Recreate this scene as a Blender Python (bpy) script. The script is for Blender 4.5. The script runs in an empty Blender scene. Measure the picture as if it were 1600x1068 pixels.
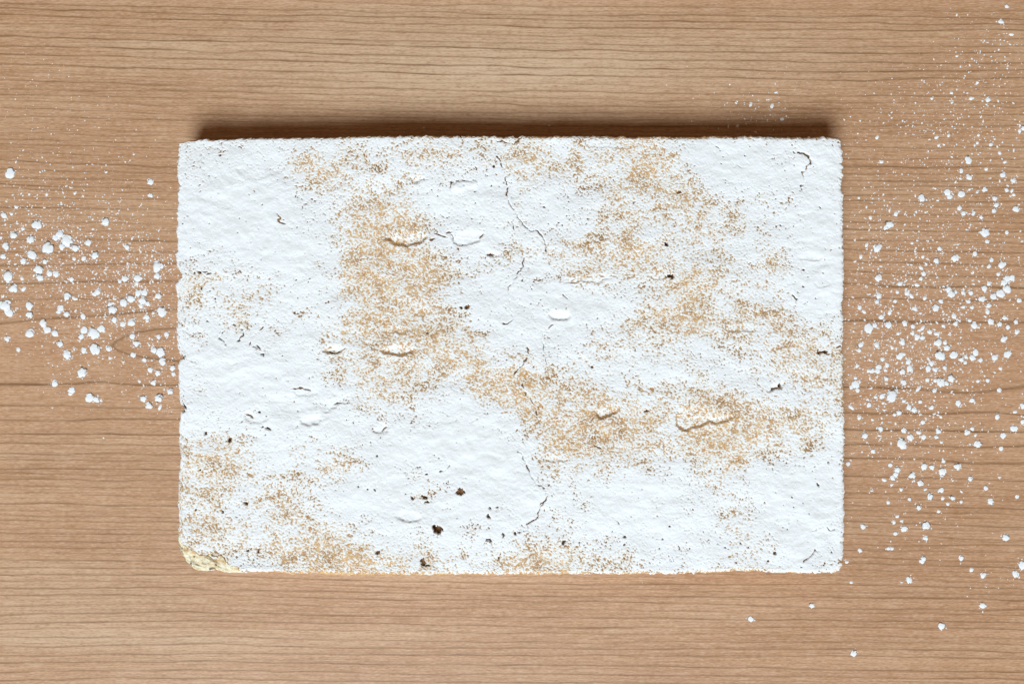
import bpy, math, random
import numpy as np

# ------------------------------------------------------------------ camera, world, lamps, exposure
S = 0.0003                      # metres covered by one photo pixel on the table plane
LENS, SENSOR = 35.0, 36.0
CAM_H = 1600 * S * LENS / SENSOR
CAKE_H = 0.0185                 # thickness of the cake
K = (CAM_H - CAKE_H) / CAM_H    # a pixel on the cake top covers a little less

scn = bpy.context.scene
COL = scn.collection
cam = bpy.data.cameras.new('camera')
cam.lens = LENS; cam.sensor_width = SENSOR; cam.clip_start = 0.01; cam.clip_end = 50
camo = bpy.data.objects.new('camera', cam); COL.objects.link(camo)
camo.location = (0, 0, CAM_H)
scn.camera = camo

world = bpy.data.worlds.new('World'); scn.world = world; world.use_nodes = True
bg = world.node_tree.nodes['Background']
bg.inputs['Color'].default_value = (1.0, 0.66, 0.38, 1); bg.inputs['Strength'].default_value = 0.16

lamp = bpy.data.lights.new('window_light', 'AREA')
lamp.shape = 'DISK'; lamp.size = 2.5; lamp.energy = 328; lamp.color = (0.80, 0.92, 1.0)
lo = bpy.data.objects.new('window_light', lamp); COL.objects.link(lo)
EL, AZ, DIST = math.radians(50), math.radians(-101), 5.0
lo.location = (DIST*math.cos(EL)*math.cos(AZ), DIST*math.cos(EL)*math.sin(AZ), DIST*math.sin(EL))
lo.rotation_euler = (math.pi/2 - EL, 0, AZ + math.pi/2)

scn.view_settings.view_transform = 'Standard'; scn.view_settings.look = 'None'
scn.view_settings.gamma = 1; scn.view_settings.exposure = 0.07

rng = np.random.default_rng(7)
random.seed(7)

# ------------------------------------------------------------------ helpers
def tab(px, py):                # photo pixel -> table plane
    return (px - 800) * S, -(py - 534) * S

def field(shape, sx, sy, seed):  # smooth unit gaussian random field, sx/sy in grid cells
    r = np.random.default_rng(seed)
    n = r.standard_normal(shape)
    fy = np.fft.fftfreq(shape[0])[:, None]; fx = np.fft.rfftfreq(shape[1])[None, :]
    f = np.fft.rfft2(n) * np.exp(-2*math.pi**2*((fx*sx)**2 + (fy*sy)**2))
    g = np.fft.irfft2(f, s=shape)
    return (g - g.mean()) / g.std()

def noise1(x, wl, seed):        # 1-D smooth noise, unit-ish
    r = np.random.default_rng(seed)
    x = np.asarray(x, float) / wl
    tabv = r.standard_normal(4096)
    i = np.floor(x).astype(int); f = x - i; f = f*f*(3-2*f)
    return tabv[i % 4096]*(1-f) + tabv[(i+1) % 4096]*f

def sstep(a, b, x):
    t = np.clip((x - a)/(b - a), 0, 1); return t*t*(3-2*t)

def build(name, verts, quads, mat, parent=None, smooth=True, tris=None):
    me = bpy.data.meshes.new(name)
    verts = np.ascontiguousarray(verts, dtype=np.float32)
    parts = []; tot = []
    if quads is not None and len(quads): parts.append(np.asarray(quads).reshape(-1)); tot.append(np.full(len(quads), 4))
    if tris is not None and len(tris): parts.append(np.asarray(tris).reshape(-1)); tot.append(np.full(len(tris), 3))
    li = np.concatenate(parts).astype(np.int32); lt = np.concatenate(tot).astype(np.int32)
    ls = np.concatenate([[0], np.cumsum(lt)[:-1]]).astype(np.int32)
    me.vertices.add(len(verts)); me.vertices.foreach_set('co', verts.reshape(-1))
    me.loops.add(len(li)); me.loops.foreach_set('vertex_index', li)
    me.polygons.add(len(lt)); me.polygons.foreach_set('loop_start', ls)
    me.polygons.foreach_set('use_smooth', np.full(len(lt), smooth))
    me.update(calc_edges=True); me.validate()
    me.materials.append(mat)
    o = bpy.data.objects.new(name, me); COL.objects.link(o)
    if parent: o.parent = parent
    return o

def attr(o, name, vals):
    a = o.data.attributes.new(name, 'FLOAT', 'POINT')
    a.data.foreach_set('value', np.ascontiguousarray(vals, dtype=np.float32).reshape(-1))

def grid_quads(nr, nc):         # rows run down the picture, normals point up
    i = np.arange(nr*nc).reshape(nr, nc)
    return np.stack([i[:-1, :-1], i[1:, :-1], i[1:, 1:], i[:-1, 1:]], -1).reshape(-1, 4)

def compact(verts, quads):
    used = np.zeros(len(verts), bool); used[quads.reshape(-1)] = True
    idx = np.cumsum(used) - 1
    return verts[used], idx[quads], used

class NT:
    def __init__(s, name):
        s.m = bpy.data.materials.new(name); s.m.use_nodes = True
        s.t = s.m.node_tree; s.t.nodes.clear()
        s.out = s.n('ShaderNodeOutputMaterial'); s.b = s.n('ShaderNodeBsdfPrincipled')
        s.l(s.b.outputs[0], s.out.inputs['Surface'])
    def n(s, kind, **kw):
        nd = s.t.nodes.new(kind)
        for k, v in kw.items(): setattr(nd, k, v)
        return nd
    def l(s, a, b): s.t.links.new(a, b)
    def val(s, node, key, v):
        if hasattr(v, 'is_linked'): s.l(v, node.inputs[key])
        else: node.inputs[key].default_value = v
    def coord(s, scale=(1, 1, 1)):
        tc = s.n('ShaderNodeTexCoord'); mp = s.n('ShaderNodeMapping')
        mp.inputs['Scale'].default_value = scale
        s.l(tc.outputs['Object'], mp.inputs['Vector']); return mp.outputs[0]
    def noise(s, vec, scale, detail=3, rough=0.55):
        nd = s.n('ShaderNodeTexNoise'); s.l(vec, nd.inputs['Vector'])
        nd.inputs['Scale'].default_value = scale; nd.inputs['Detail'].default_value = detail
        nd.inputs['Roughness'].default_value = rough; return nd.outputs['Fac']
    def math(s, op, a, b=0.0, clamp=False):
        nd = s.n('ShaderNodeMath', operation=op); nd.use_clamp = clamp
        s.val(nd, 0, a); s.val(nd, 1, b); return nd.outputs[0]
    def ramp(s, fac, stops):
        nd = s.n('ShaderNodeValToRGB'); s.l(fac, nd.inputs[0]); e = nd.color_ramp.elements
        while len(e) < len(stops): e.new(0.5)
        for el, (p, c) in zip(e, stops):
            el.position = p; el.color = (*c, 1) if len(c) == 3 else c
        return nd.outputs[0]
    def mix(s, fac, a, b, mode='MIX'):
        nd = s.n('ShaderNodeMix', data_type='RGBA', blend_type=mode)
        s.val(nd, 0, fac)
        for k, v in ((6, a), (7, b)):
            if hasattr(v, 'is_linked'): s.l(v, nd.inputs[k])
            else: nd.inputs[k].default_value = (*v, 1)
        return nd.outputs[2]
    def attr(s, name):
        nd = s.n('ShaderNodeAttribute', attribute_name=name); return nd.outputs['Fac']
    def bump(s, h, strength, dist):
        nd = s.n('ShaderNodeBump'); s.l(h, nd.inputs['Height'])
        nd.inputs['Strength'].default_value = strength; nd.inputs['Distance'].default_value = dist
        s.l(nd.outputs[0], s.b.inputs['Normal'])

# ------------------------------------------------------------------ materials
def wood_material():
    m = NT('cherry_wood_laminate')
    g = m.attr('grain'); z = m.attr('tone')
    fib = m.noise(m.coord((70, 1500, 1)), 1.0, 4, 0.65)       # long thin fibres
    fib2 = m.noise(m.coord((420, 2300, 1)), 1.0, 2, 0.6)      # short flecks
    cloud = m.noise(m.coord((9, 60, 1)), 1.0, 3, 0.5)
    fig = m.noise(m.coord((160, 420, 1)), 1.0, 3, 0.6)        # cross figure
    base = m.ramp(cloud, [(0.28, (0.475, 0.257, 0.133)), (0.5, (0.540, 0.309, 0.170)), (0.72, (0.610, 0.385, 0.228))])
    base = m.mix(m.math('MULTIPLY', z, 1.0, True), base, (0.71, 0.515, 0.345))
    base = m.mix(m.math('MULTIPLY', z, -1.0, True), base, (0.47, 0.245, 0.128))  # darker wood zones, with the side vignette put into the colour
    hue = m.noise(m.coord((120, 260, 1)), 1.0, 2, 0.5)
    base = m.mix(m.ramp(hue, [(0.35, (0,)*3), (0.75, (0.32,)*3)]), base, (0.60, 0.335, 0.225))
    f = m.math('ADD', m.math('MULTIPLY', m.math('SUBTRACT', fib, 0.5), 1.5), m.math('MULTIPLY', m.math('SUBTRACT', fib2, 0.5), 1.6))
    f = m.math('ADD', f, m.math('MULTIPLY', m.math('SUBTRACT', fig, 0.5), 0.55))
    c = m.mix(m.math('MULTIPLY', f, 1.0, True), base, (0.80, 0.60, 0.42))
    c = m.mix(m.math('MULTIPLY', f, -1.25, True), c, (0.26, 0.13, 0.06))
    line = m.math('MULTIPLY', g, m.ramp(m.noise(m.coord((60, 300, 1)), 1.0, 3), [(0.3, (0.78,)*3), (0.65, (1.02,)*3)]))
    c = m.mix(m.math('MINIMUM', line, 1.0), c, (0.185, 0.088, 0.034))
    m.l(c, m.b.inputs['Base Color'])
    m.b.inputs['Roughness'].default_value = 0.46
    m.b.inputs['Specular IOR Level'].default_value = 0.28
    h = m.math('SUBTRACT', fib, m.math('MULTIPLY', g, 0.8))
    m.bump(h, 0.10, 0.0004)
    return m.m

def sugar_material(name, veil):
    m = NT(name)
    v = m.coord((1, 1, 1))
    n = m.noise(v, 1500, 4, 0.7)
    c = m.ramp(n, [(0.3, (0.83, 0.845, 0.86)), (0.6, (0.885, 0.895, 0.905))])
    mot = m.noise(m.coord((1, 1.6, 1)), 260, 4, 0.65)            # uneven depth of the sifted sugar
    c = m.mix(m.ramp(mot, [(0.50, (0,)*3), (0.78, (0.45,)*3)]), c, (0.72, 0.70, 0.66))
    th = m.attr('cover')
    tan = m.ramp(m.noise(v, 700, 3, 0.6), [(0.3, (0.62, 0.43, 0.22)), (0.7, (0.78, 0.62, 0.39))])
    tan = m.mix(m.attr('clean'), tan, (0.58, 0.49, 0.40))
    grit = m.math('ADD', th, m.math('MULTIPLY', m.math('SUBTRACT', n, 0.5), 0.55), True)
    if veil: c = m.mix(m.ramp(grit, [(0.0, (0.30,)*3), (0.7, (1,)*3)]), tan, c)
    m.l(c, m.b.inputs['Base Color'])
    m.b.inputs['Roughness'].default_value = 1.0
    m.b.inputs['Specular IOR Level'].default_value = 0.05
    m.bump(n, 0.35, 0.00025)
    return m.m

def crust_material():
    m = NT('baked_crust')
    v = m.coord((1, 1, 1))
    gold = m.attr('gold')
    n1 = m.noise(v, 420, 4, 0.65); n2 = m.noise(v, 1700, 3, 0.6)
    brown = m.ramp(n1, [(0.3, (0.075, 0.032, 0.013)), (0.5, (0.17, 0.080, 0.032)), (0.7, (0.33, 0.175, 0.075))])
    pale = m.ramp(n1, [(0.28, (0.44, 0.185, 0.045)), (0.5, (0.66, 0.37, 0.125)), (0.72, (0.82, 0.58, 0.27))])
    c = m.mix(m.math('MULTIPLY', gold, 1.0, True), brown, pale)
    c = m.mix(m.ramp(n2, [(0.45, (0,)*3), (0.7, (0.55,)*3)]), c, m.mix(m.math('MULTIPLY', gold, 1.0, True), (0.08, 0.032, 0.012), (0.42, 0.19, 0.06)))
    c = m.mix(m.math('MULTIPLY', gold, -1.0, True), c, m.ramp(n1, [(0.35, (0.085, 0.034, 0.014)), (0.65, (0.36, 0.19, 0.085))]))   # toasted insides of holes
    veil = m.noise(v, 3600, 2, 0.6)                            # single grains of sugar left on the crust
    c = m.mix(m.math('MULTIPLY', m.ramp(veil, [(0.55, (0,)*3), (0.64, (0.9,)*3)]), m.math('MULTIPLY', gold, 1.4, True)), c, (0.86, 0.86, 0.86))
    m.l(c, m.b.inputs['Base Color'])
    m.b.inputs['Roughness'].default_value = 0.85
    m.b.inputs['Specular IOR Level'].default_value = 0.2
    m.bump(n2, 0.6, 0.0004)
    return m.m

def crumb_material():
    m = NT('pale_crumb')
    v = m.coord((1, 1, 1))
    n1 = m.noise(v, 500, 5, 0.7); n2 = m.noise(v, 130, 3, 0.6)
    c = m.ramp(n1, [(0.32, (0.50, 0.30, 0.11)), (0.43, (0.78, 0.65, 0.41)), (0.60, (0.88, 0.83, 0.66))])
    c = m.mix(m.ramp(n2, [(0.54, (0,)*3), (0.64, (0.85,)*3)]), c, (0.58, 0.30, 0.085))
    m.l(c, m.b.inputs['Base Color'])
    m.b.inputs['Roughness'].default_value = 0.95
    m.bump(n1, 0.8, 0.0006)
    return m.m

LOOSE = sugar_material('icing_sugar_loose', False)
WOOD, SUGAR, CRUST, CRUMB = wood_material(), sugar_material('icing_sugar_coat', True), crust_material(), crumb_material()

# ------------------------------------------------------------------ the table top: grain lines at their own places
LX = [-1600, 0, 300, 600, 900, 1300, 1600, 3200]
TOP = [  # y at x = 0, 300, 600, 900, 1300, 1600, strength
 (-16,-6,6,11,14,18,.55),(4,12.4,17.8,23.4,26,30,.8),(12.7,21,26.8,32.8,36,38.5,.9),(22.9,31,37,43.5,46.5,47,.9),
 (36.5,43,50.6,57.8,60,61,.6),(48,55,63.8,70,74,74,.7),(56.8,63.8,72,78.8,83,82,.9),(71,78,86,92,97.5,98,.85),
 (84,92,100,106,111.6,110.6,.9),(99,109,114,118.5,124.7,123,.85),(113,122,127.5,132,138.7,136,.45),
 (125,133,138,144,150.6,149.5,.75),(138,144,150,155,161,159,.6),(147,154,160,166,170,168,.6),(157,166,172.5,177,177,178,.55),
 (169,178,184,188,188,189,.6),(181,188,194,198,198,196,.7),(192,198,203,206,206.5,206,.3)]
BOT = [
 (897,897,907.4,913,912,919.6,.8),(907,907,916,919.6,924,929,.55),(918.6,917.7,926,931,932.7,937,.8),
 (930,928,936,939,948.6,953,.75),(945,942,948.6,951.4,957,961,.55),(959.5,955,961.4,964.6,969,972,.8),
 (974,969,975,979.6,979,983,.75),(982,979,985.8,989,992,997,.5),(996.5,993.6,999,1003,1001.5,1006.8,.6),
 (1009.6,1007,1011,1013,1013,1018,.75),(1022.7,1020,1022,1023.6,1023.6,1028,.7),(1034.5,1031.7,1037,1038,1045,1049.5,.8),
 (1049,1044.6,1051,1052.7,1057,1061,.75),(1062,1059,1064,1065,1070,1074,.7)]
LEFT = [  # y at x = 0, 280, strength
 (199.7,206,.35),(208,215,.5),(218,225,.7),(225,231.5,.6),(237,247,.5),(251,261,.85),(265,272,.75),(277,284,.8),(289,295,.8),
 (294,301,.65),(307,314,.65),(323,327,.85),(335,339,.45),(347,350,.5),(361,361,.45),(375,376,.85),(394,395,.8),
 (632,636.6,.75),(658,654,.85),(678,678,.95),(692,695.6,.75),(707,710,.8),(718,721,.7),(731.6,733,.8),(739.7,742,.65),
 (748,751.5,.75),(758,762,.6),(770,775,.55),(785,790,.85),(797,800,.45),(804,808,.6),(812,816.6,.7),(825,827,.6),
 (833,835,.85),(844,846.6,.7),(855,858,.7),(863,864,.4),(874.6,875.5,.8),(886,887,.75)]
RIGHT = [  # y at x = 1310, 1600, strength
 (207,208,.35),(215,216,.45),(222,222,.3),(230,230.6,.75),(237,236,.5),(249,248.5,.6),(260,260.6,.9),(272,270,.65),(282,283,.8),
 (292.5,292.5,.8),(297,297,.4),(305,302,.7),(314,315,.75),(323,325,.5),(335,336.6,.6),(346,349,.65),(359,363,.95),(375,379.5,.7),
 (389.6,395,1.0),(466,470,.75),(529,531,.35),(743,751,.85),(757,766,.5),(770,776,.55),(778,783,.5),(788,795,.75),(797,803,.6),
 (803,812,.6),(814,822,.75),(823,829,.5),(833,844,.7),(839,848,.5),(849,853,.75),(859,861,.65),(870,877,.7),(880,887,.85),
 (889,894,.4),(897,903,.45),(903,910,.4)]
WAVY = [  # (points, strength, width)
 ([(-200,418),(0,415),(120,413),(280,411)],.75,1.2),([(-200,446),(0,443),(60,443),(130,441),(280,440)],.85,1.4),
 ([(-200,474),(0,471),(75,468),(160,466),(230,460),(280,457)],.6,1.1),
 ([(-200,520),(0,505),(56,500),(120,495),(185,489),(230,486),(290,483),(500,478)],.9,1.4),
 ([(-200,602),(0,600),(70,600),(110,599),(160,598),(185,601),(230,603),(290,602),(500,606)],.95,1.6),
 ([(1100,400),(1310,405),(1350,409),(1420,412),(1500,414),(1600,416),(1800,419)],.7,1.3),
 ([(1100,420),(1310,423),(1370,428),(1430,430),(1600,432),(1800,436)],.6,1.2),
 ([(1100,442),(1310,442.5),(1350,444),(1400,448),(1460,449),(1600,449),(1800,451)],.95,1.5),
 ([(1100,498),(1310,500),(1400,502),(1480,502),(1600,505),(1800,508)],1.0,1.9),
 ([(1100,600),(1310,604),(1400,607),(1450,610),(1490,613),(1540,610),(1600,605.5),(1800,600)],.9,1.8),
 ([(1100,640),(1310,643),(1450,647),(1560,644),(1600,647),(1800,650)],.95,1.4),
 ([(1100,667),(1310,670),(1460,674),(1600,675),(1800,677)],.95,1.4),
 ([(1100,690),(1310,693),(1420,694),(1500,699),(1600,697),(1800,699)],.85,1.4),
 ([(1100,714),(1310,716),(1440,717),(1520,723),(1600,724),(1800,726)],.9,1.5)]

def build_table():
    xs = np.concatenate([np.arange(-1600, -40, 80), np.arange(-40, 150, 10), np.arange(150, 300, 3), np.arange(300, 1640, 10), np.arange(1640, 3201, 80)]).astype(float)
    ys = np.concatenate([np.arange(-900, -60, 3.0), np.arange(-60, 1130, 1.0), np.arange(1130, 1971, 3.0)])
    D = np.zeros((len(ys), len(xs)))
    seed = [100]
    def put(yc, s, w=1.05, soft=2.6):
        seed[0] += 1; q = seed[0]
        yc = yc + 0.40*noise1(xs, 24, q) + 0.85*noise1(xs, 85, q+5000)
        st = s * np.clip(0.80 + 0.13*noise1(xs, 45, q+9000), 0.35, 1.1)
        w = w*(0.80 + 0.3*abs(noise1(xs, 60, q+12000)))
        st = st*1.12
        lo, hi = np.searchsorted(ys, [yc.min()-14, yc.max()+8])
        if hi <= lo: return
        d = ys[lo:hi, None] - yc[None, :]
        prof = np.where(d > 0, np.exp(-(d/w)**2), 0.72*np.exp(-(d/(w*1.05))**2) + 0.28*np.exp(-np.abs(d)/(soft*1.3)))
        np.maximum(D[lo:hi], st[None, :]*prof, out=D[lo:hi])
    def fade_l(x): return 1 - sstep(500, 800, x)
    for r in TOP + BOT:
        yy = [r[0] + 6*(-1 if r in TOP else 0), *r[:6], r[5]+3]
        put(np.interp(xs, LX, yy), r[6]*1.0)
    for a, b, s in LEFT:
        put(np.interp(xs, [-1600, 0, 280, 3200], [a-12, a, b, b+30]), s*0.98*fade_l(xs))
    for a, b, s in RIGHT:
        put(np.interp(xs, [-1600, 1310, 1600, 3200], [a-20, a, b, b+10]), s*0.98*(1-fade_l(xs)))
    def between(lst, f, xk):
        for r1_, r2_ in zip(lst[:-1], lst[1:]):
            if r2_[0]-r1_[0] > 8:
                k_ = 0.35 + 0.3*(math.sin(r1_[0]*7.7)+1)/2
                m_ = [a*(1-k_) + c*k_ for a, c in zip(r1_, r2_)]
                put(np.interp(xs, xk, [m_[0]-10, *m_[:-1], m_[-2]+4]), 0.26*f, 0.9, 2.0)
    one = np.ones_like(xs)
    between(TOP, one, LX); between(BOT, one, LX); between(LEFT, fade_l(xs), [-1600, 0, 280, 3200]); between(RIGHT, 1-fade_l(xs), [-1600, 1310, 1600, 3200])
    for pts, s, w in WAVY:
        px, py = zip(*pts)
        f = fade_l(xs) if px[0] < 700 else 1-fade_l(xs)
        put(np.interp(xs, px, py), s*1.0*f, w, 4.0)
    r = random.Random(3)
    for sgn, y0, y1 in ((-1, -28, -900), (1, 1078, 1970)):
        y = y0
        while abs(y) < abs(y1) and -905 < y < 1975:
            put(y + 5*noise1(xs, 400, int(abs(y))+77), r.uniform(.35, .75)); y += sgn*r.uniform(9, 16)
    # the pointed arch of the cut growth ring on the left
    arch = [(520,500),(400,507),(280,512.5),(245,514),(215,519),(195,526),(180,534),(175,540),(183,547),(200,553),(225,558),(250,561),(290,565),(400,572),(520,580)]
    X, Y = np.meshgrid(xs, ys)
    m = (X > 150) & (X < 530) & (Y > 480) & (Y < 600)
    dx, dy = X[m], Y[m]; best = np.full(dx.shape, 1e9)
    for (ax, ay), (bx, by) in zip(arch[:-1], arch[1:]):
        t = np.clip(((dx-ax)*(bx-ax)+(dy-ay)*(by-ay))/((bx-ax)**2+(by-ay)**2), 0, 1)
        best = np.minimum(best, np.hypot(dx-ax-t*(bx-ax), dy-ay-t*(by-ay)))
    D[m] = np.maximum(D[m], 0.8*(0.7*np.exp(-(best/1.5)**2) + 0.3*np.exp(-best/4.5))*fade_l(dx))
    # small dark pores / knots
    for kx, ky, rx, ry, s in ((1234,59,7,2,.6),(1325,431,5,2.5,.9),(1491,609,3,1.6,.9),(37,991,3,1.5,.5),(1530,880,5,1.5,.4),(1340,540,2,2.5,.9)):
        D = np.maximum(D, s*np.exp(-(((X-kx)/rx)**2 + ((Y-ky)/ry)**2)))
    tone = np.zeros_like(D)  # wood colour zones, plus darker left and right sides that paint in a vignette
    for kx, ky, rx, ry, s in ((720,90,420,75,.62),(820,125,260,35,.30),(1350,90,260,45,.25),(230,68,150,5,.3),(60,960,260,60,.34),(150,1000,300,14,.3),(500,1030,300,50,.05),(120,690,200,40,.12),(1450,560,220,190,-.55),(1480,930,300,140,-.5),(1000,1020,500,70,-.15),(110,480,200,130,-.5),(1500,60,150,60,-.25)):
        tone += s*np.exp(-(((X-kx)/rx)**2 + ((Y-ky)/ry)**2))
    V = np.stack([(X-800)*S, -(Y-534)*S, np.zeros_like(X)], -1).reshape(-1, 3)
    Q = grid_quads(len(ys), len(xs))
    n0 = len(V)                                     # sides and underside of the board, 24 mm thick
    nr, nc = D.shape
    idx = np.arange(n0).reshape(nr, nc)
    per = np.concatenate([idx[0, :-1], idx[:-1, -1], idx[-1, :0:-1], idx[:0:-1, 0]])
    low = V[per].copy(); low[:, 2] = -0.024
    lowi = n0 + np.arange(len(per))
    q2 = np.stack([per, np.roll(per, -1), np.roll(lowi, -1), lowi], -1)
    V = np.concatenate([V, low]); Q = np.concatenate([Q, q2])
    o = build('table_top', V, Q, WOOD, smooth=False)
    ext = np.zeros(len(low))
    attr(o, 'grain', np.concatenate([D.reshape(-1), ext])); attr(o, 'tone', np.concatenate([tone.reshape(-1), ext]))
    o['kind'] = 'structure'
    return o
build_table()

# ------------------------------------------------------------------ the cake
EDGE_L = [(284,222),(279,225),(276,270),(277,283),(282,290),(277,296),(276,340),(276,380),(275,412),(279,421),(284,427),(278,436),(274,445),
          (275,470),(276,500),(275,540),(279,551),(285,557),(278,565),(278,600),(280,628),(287,638),(280,647),(278,680),(279,700),(281,718),(278,740),
          (278,790),(279,815),(277,828),(276,838),(280,850),(285,859),(293,864),(297,870)]
EDGE_B = [(297,870),(298,882),(301,890),(312,893),(335,892),(360,895),(381,896),(400,894),(450,897),(600,898),(700,898),(820,898),(900,897),(1000,897),(1090,897),
          (1125,894),(1150,893),(1230,895),(1300,895),(1313,892)]
EDGE_R = [(1314,216),(1317,221),(1317,275),(1315,285),(1317,300),(1318,430),(1319,500),(1317,545),(1319,560),(1320,650),(1321,700),(1320,760),(1319,860),(1317,880),(1313,892)]
EDGE_T = [(284,222),(293,219),(306,219),(314,216),(360,217),(400,215),(470,214),(560,212.5),(700,212),(900,212),(1050,212),(1075,213),(1110,212),(1200,213),(1290,214),(1314,216)]

NU, NV = 1041, 681              # sugar grid; the crust takes every second row and column

def edge_curve(pts, n, seed, nx, ny):
    p = np.array(pts, float); d = np.concatenate([[0], np.cumsum(np.hypot(*np.diff(p, axis=0).T))])
    t = np.linspace(0, d[-1], n)
    x = np.interp(t, d, p[:, 0]); y = np.interp(t, d, p[:, 1])
    k = np.minimum(1, np.minimum(t, d[-1]-t)/6)
    a = k*(0.75*noise1(t, 4.5, seed) + 0.5*noise1(t, 13, seed+1))
    return np.stack([x + nx*a, y + ny*a], -1)

def coons():
    T = edge_curve(EDGE_T, NU, 11, 0, 1); B = edge_curve(EDGE_B, NU, 12, 0, 1)
    L = edge_curve(EDGE_L, NV, 13, 1, 0); R = edge_curve(EDGE_R, NV, 14, 1, 0)
    u = np.linspace(0, 1, NU)[None, :, None]; v = np.linspace(0, 1, NV)[:, None, None]
    P = (1-v)*T[None] + v*B[None] + (1-u)*L[:, None] + u*R[:, None]
    P -= (1-u)*(1-v)*T[0] + u*(1-v)*T[-1] + (1-u)*v*B[0] + u*v*B[-1]
    return P[..., 0], P[..., 1]
GX, GY = coons()
shape = GX.shape

# bare patches of the dusting: x, y, rx, ry, turn in degrees, strength
BARE = [(468,250,50,26,20,1.35),(475,275,40,25,0,.6),(560,300,50,40,0,.7),(600,325,55,50,0,1.0),(640,255,60,30,0,.7),(595,350,50,20,-20,.7),(610,425,60,55,0,1.9),(560,455,40,35,0,1.2),
 (575,395,32,25,0,.9),(645,465,45,30,0,.9),(650,415,30,35,0,.8),(560,505,50,30,0,.9),(640,520,40,25,0,.6),(520,590,45,20,0,.4),(600,600,60,30,0,.6),
 (800,245,50,30,0,.9),(835,265,30,30,0,.6),(905,260,50,40,0,.6),(960,250,60,45,0,1.0),(1035,245,32,30,0,1.3),(975,300,50,35,0,1.1),(980,345,45,30,0,.8),(975,395,35,25,0,1.2),(920,345,50,40,0,.5),
 (895,385,30,40,0,.6),(955,430,40,22,0,.8),(905,440,35,25,0,.6),(1000,405,40,30,0,.4),(1060,470,45,45,0,1.0),(1075,440,35,25,0,.8),(1030,500,60,22,0,.8),(1090,510,50,20,0,.9),(985,515,30,20,0,.7),
 (1190,455,55,50,0,.75),(1200,490,50,30,0,.7),(1215,430,30,40,0,.4),(1170,350,70,50,0,.55),(1230,375,40,35,0,.6),(1205,505,40,22,0,.5),(1130,560,70,35,0,.5),(1235,560,60,30,0,.7),(1260,530,40,20,0,.3),
 (735,580,50,25,25,1.15),(790,595,50,28,25,1.5),(770,610,40,25,40,.7),(840,640,45,25,40,1.4),(850,665,35,25,30,.9),(900,670,40,25,20,.9),(960,665,45,30,0,1.1),(940,690,40,18,0,.7),(985,640,30,18,0,.6),(910,610,60,25,20,.5),(880,700,30,14,0,.7),
 (1100,645,45,35,0,1.0),(1135,668,60,32,0,1.2),(1140,690,50,20,0,1.0),(1165,650,40,35,0,.6),(1225,680,55,32,0,1.15),(1280,640,35,45,0,.75),(1260,610,45,35,0,.5),(1150,720,70,26,0,.9),(1060,680,40,25,0,.5),(1030,640,35,25,0,.5),
 (1140,750,45,30,0,.6),(1160,800,50,35,0,.55),(1140,830,60,25,0,.55),(1200,850,50,22,0,.45),(1090,870,100,20,0,.5),(955,875,60,20,0,.9),(960,720,60,30,0,.4),(1260,700,30,20,0,.5),
 (335,690,60,25,0,.75),(330,730,55,30,0,.85),(345,760,40,25,0,.5),(310,780,35,50,0,1.0),(340,820,60,35,0,1.0),(370,790,40,30,0,.5),(400,850,60,28,0,.85),(440,740,60,40,0,.5),(470,870,45,22,0,1.0),(520,855,40,28,0,1.2),(555,880,50,16,0,1.5),(600,860,40,25,0,.8),(460,790,50,25,0,.55),
 (530,730,50,30,0,.85),(560,720,25,20,0,.4),(590,690,50,20,0,.4),(660,740,30,30,0,1.0),(640,880,60,18,0,.8),(760,850,60,30,0,.45),(820,870,50,25,0,.8),(870,885,40,14,0,1.4),(800,880,40,14,0,1.0),(770,800,50,25,0,.3),(870,730,35,30,0,.8),(920,740,40,25,0,.6),
 (375,480,60,35,0,.55),(315,440,35,22,0,.8),(440,460,50,30,0,.35),(660,766,20,16,0,1.0),(645,780,10,8,0,.8),(668,784,10,6,0,.8),(497,408,9,12,20,1.5),(458,627,6,6,0,1.4),(492,630,9,5,0,1.3),(414,543,10,9,0,.9),(362,520,16,12,0,.6),(410,360,40,20,0,.25),(745,410,60,20,0,.35),(720,235,50,18,0,.4),(690,450,50,30,0,.4),(760,520,70,30,0,.5),(700,540,40,25,0,.6),(860,560,50,25,0,.35),(880,470,60,25,0,.25),
 (1240,240,40,22,0,.5),(1100,300,60,40,0,.45),(1060,330,50,35,0,.5),(700,620,90,30,0,.5),(620,640,70,20,0,.4),(820,350,40,40,0,.4),(840,420,30,25,0,.3),(350,250,50,20,0,.2),(1190,245,40,16,0,.25)]
THICK = [(370,330,85,90,0,1.3),(460,390,50,40,0,1.0),(380,590,90,50,0,1.4),(480,650,70,45,0,1.0),(730,320,55,45,0,1.0),(720,370,40,25,0,.8),(840,330,30,30,0,.7),(830,470,55,45,0,.9),(860,530,60,35,0,.8),(700,690,80,40,0,1.3),(760,740,70,60,0,1.3),(680,820,55,30,0,.6),
 (1130,255,60,35,0,1.2),(1200,265,60,28,0,1.0),(1285,330,26,80,0,1.4),(1280,450,30,40,0,1.2),(1000,440,60,14,0,.6),(960,480,40,25,0,.7),(1080,540,50,25,0,.3),(1170,600,60,22,20,.8),(1010,790,110,40,0,1.3),(1020,840,80,22,0,.9),(1260,750,50,45,0,1.1),(1260,830,60,40,0,.9),(640,700,60,30,0,.8),(560,770,50,40,0,.5),(600,790,50,30,0,.8)]
def blobs(lst, X, Y):
    o = np.zeros_like(X)
    for x, y, rx, ry, a, s in lst:
        c, sn = math.cos(math.radians(a)), math.sin(math.radians(a))
        u = ((X-x)*c + (Y-y)*sn)/(rx*1.25); v = (-(X-x)*sn + (Y-y)*c)/(ry*1.25)
        r2 = u*u + v*v
        o += s*np.exp(-r2)
    return o

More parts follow.
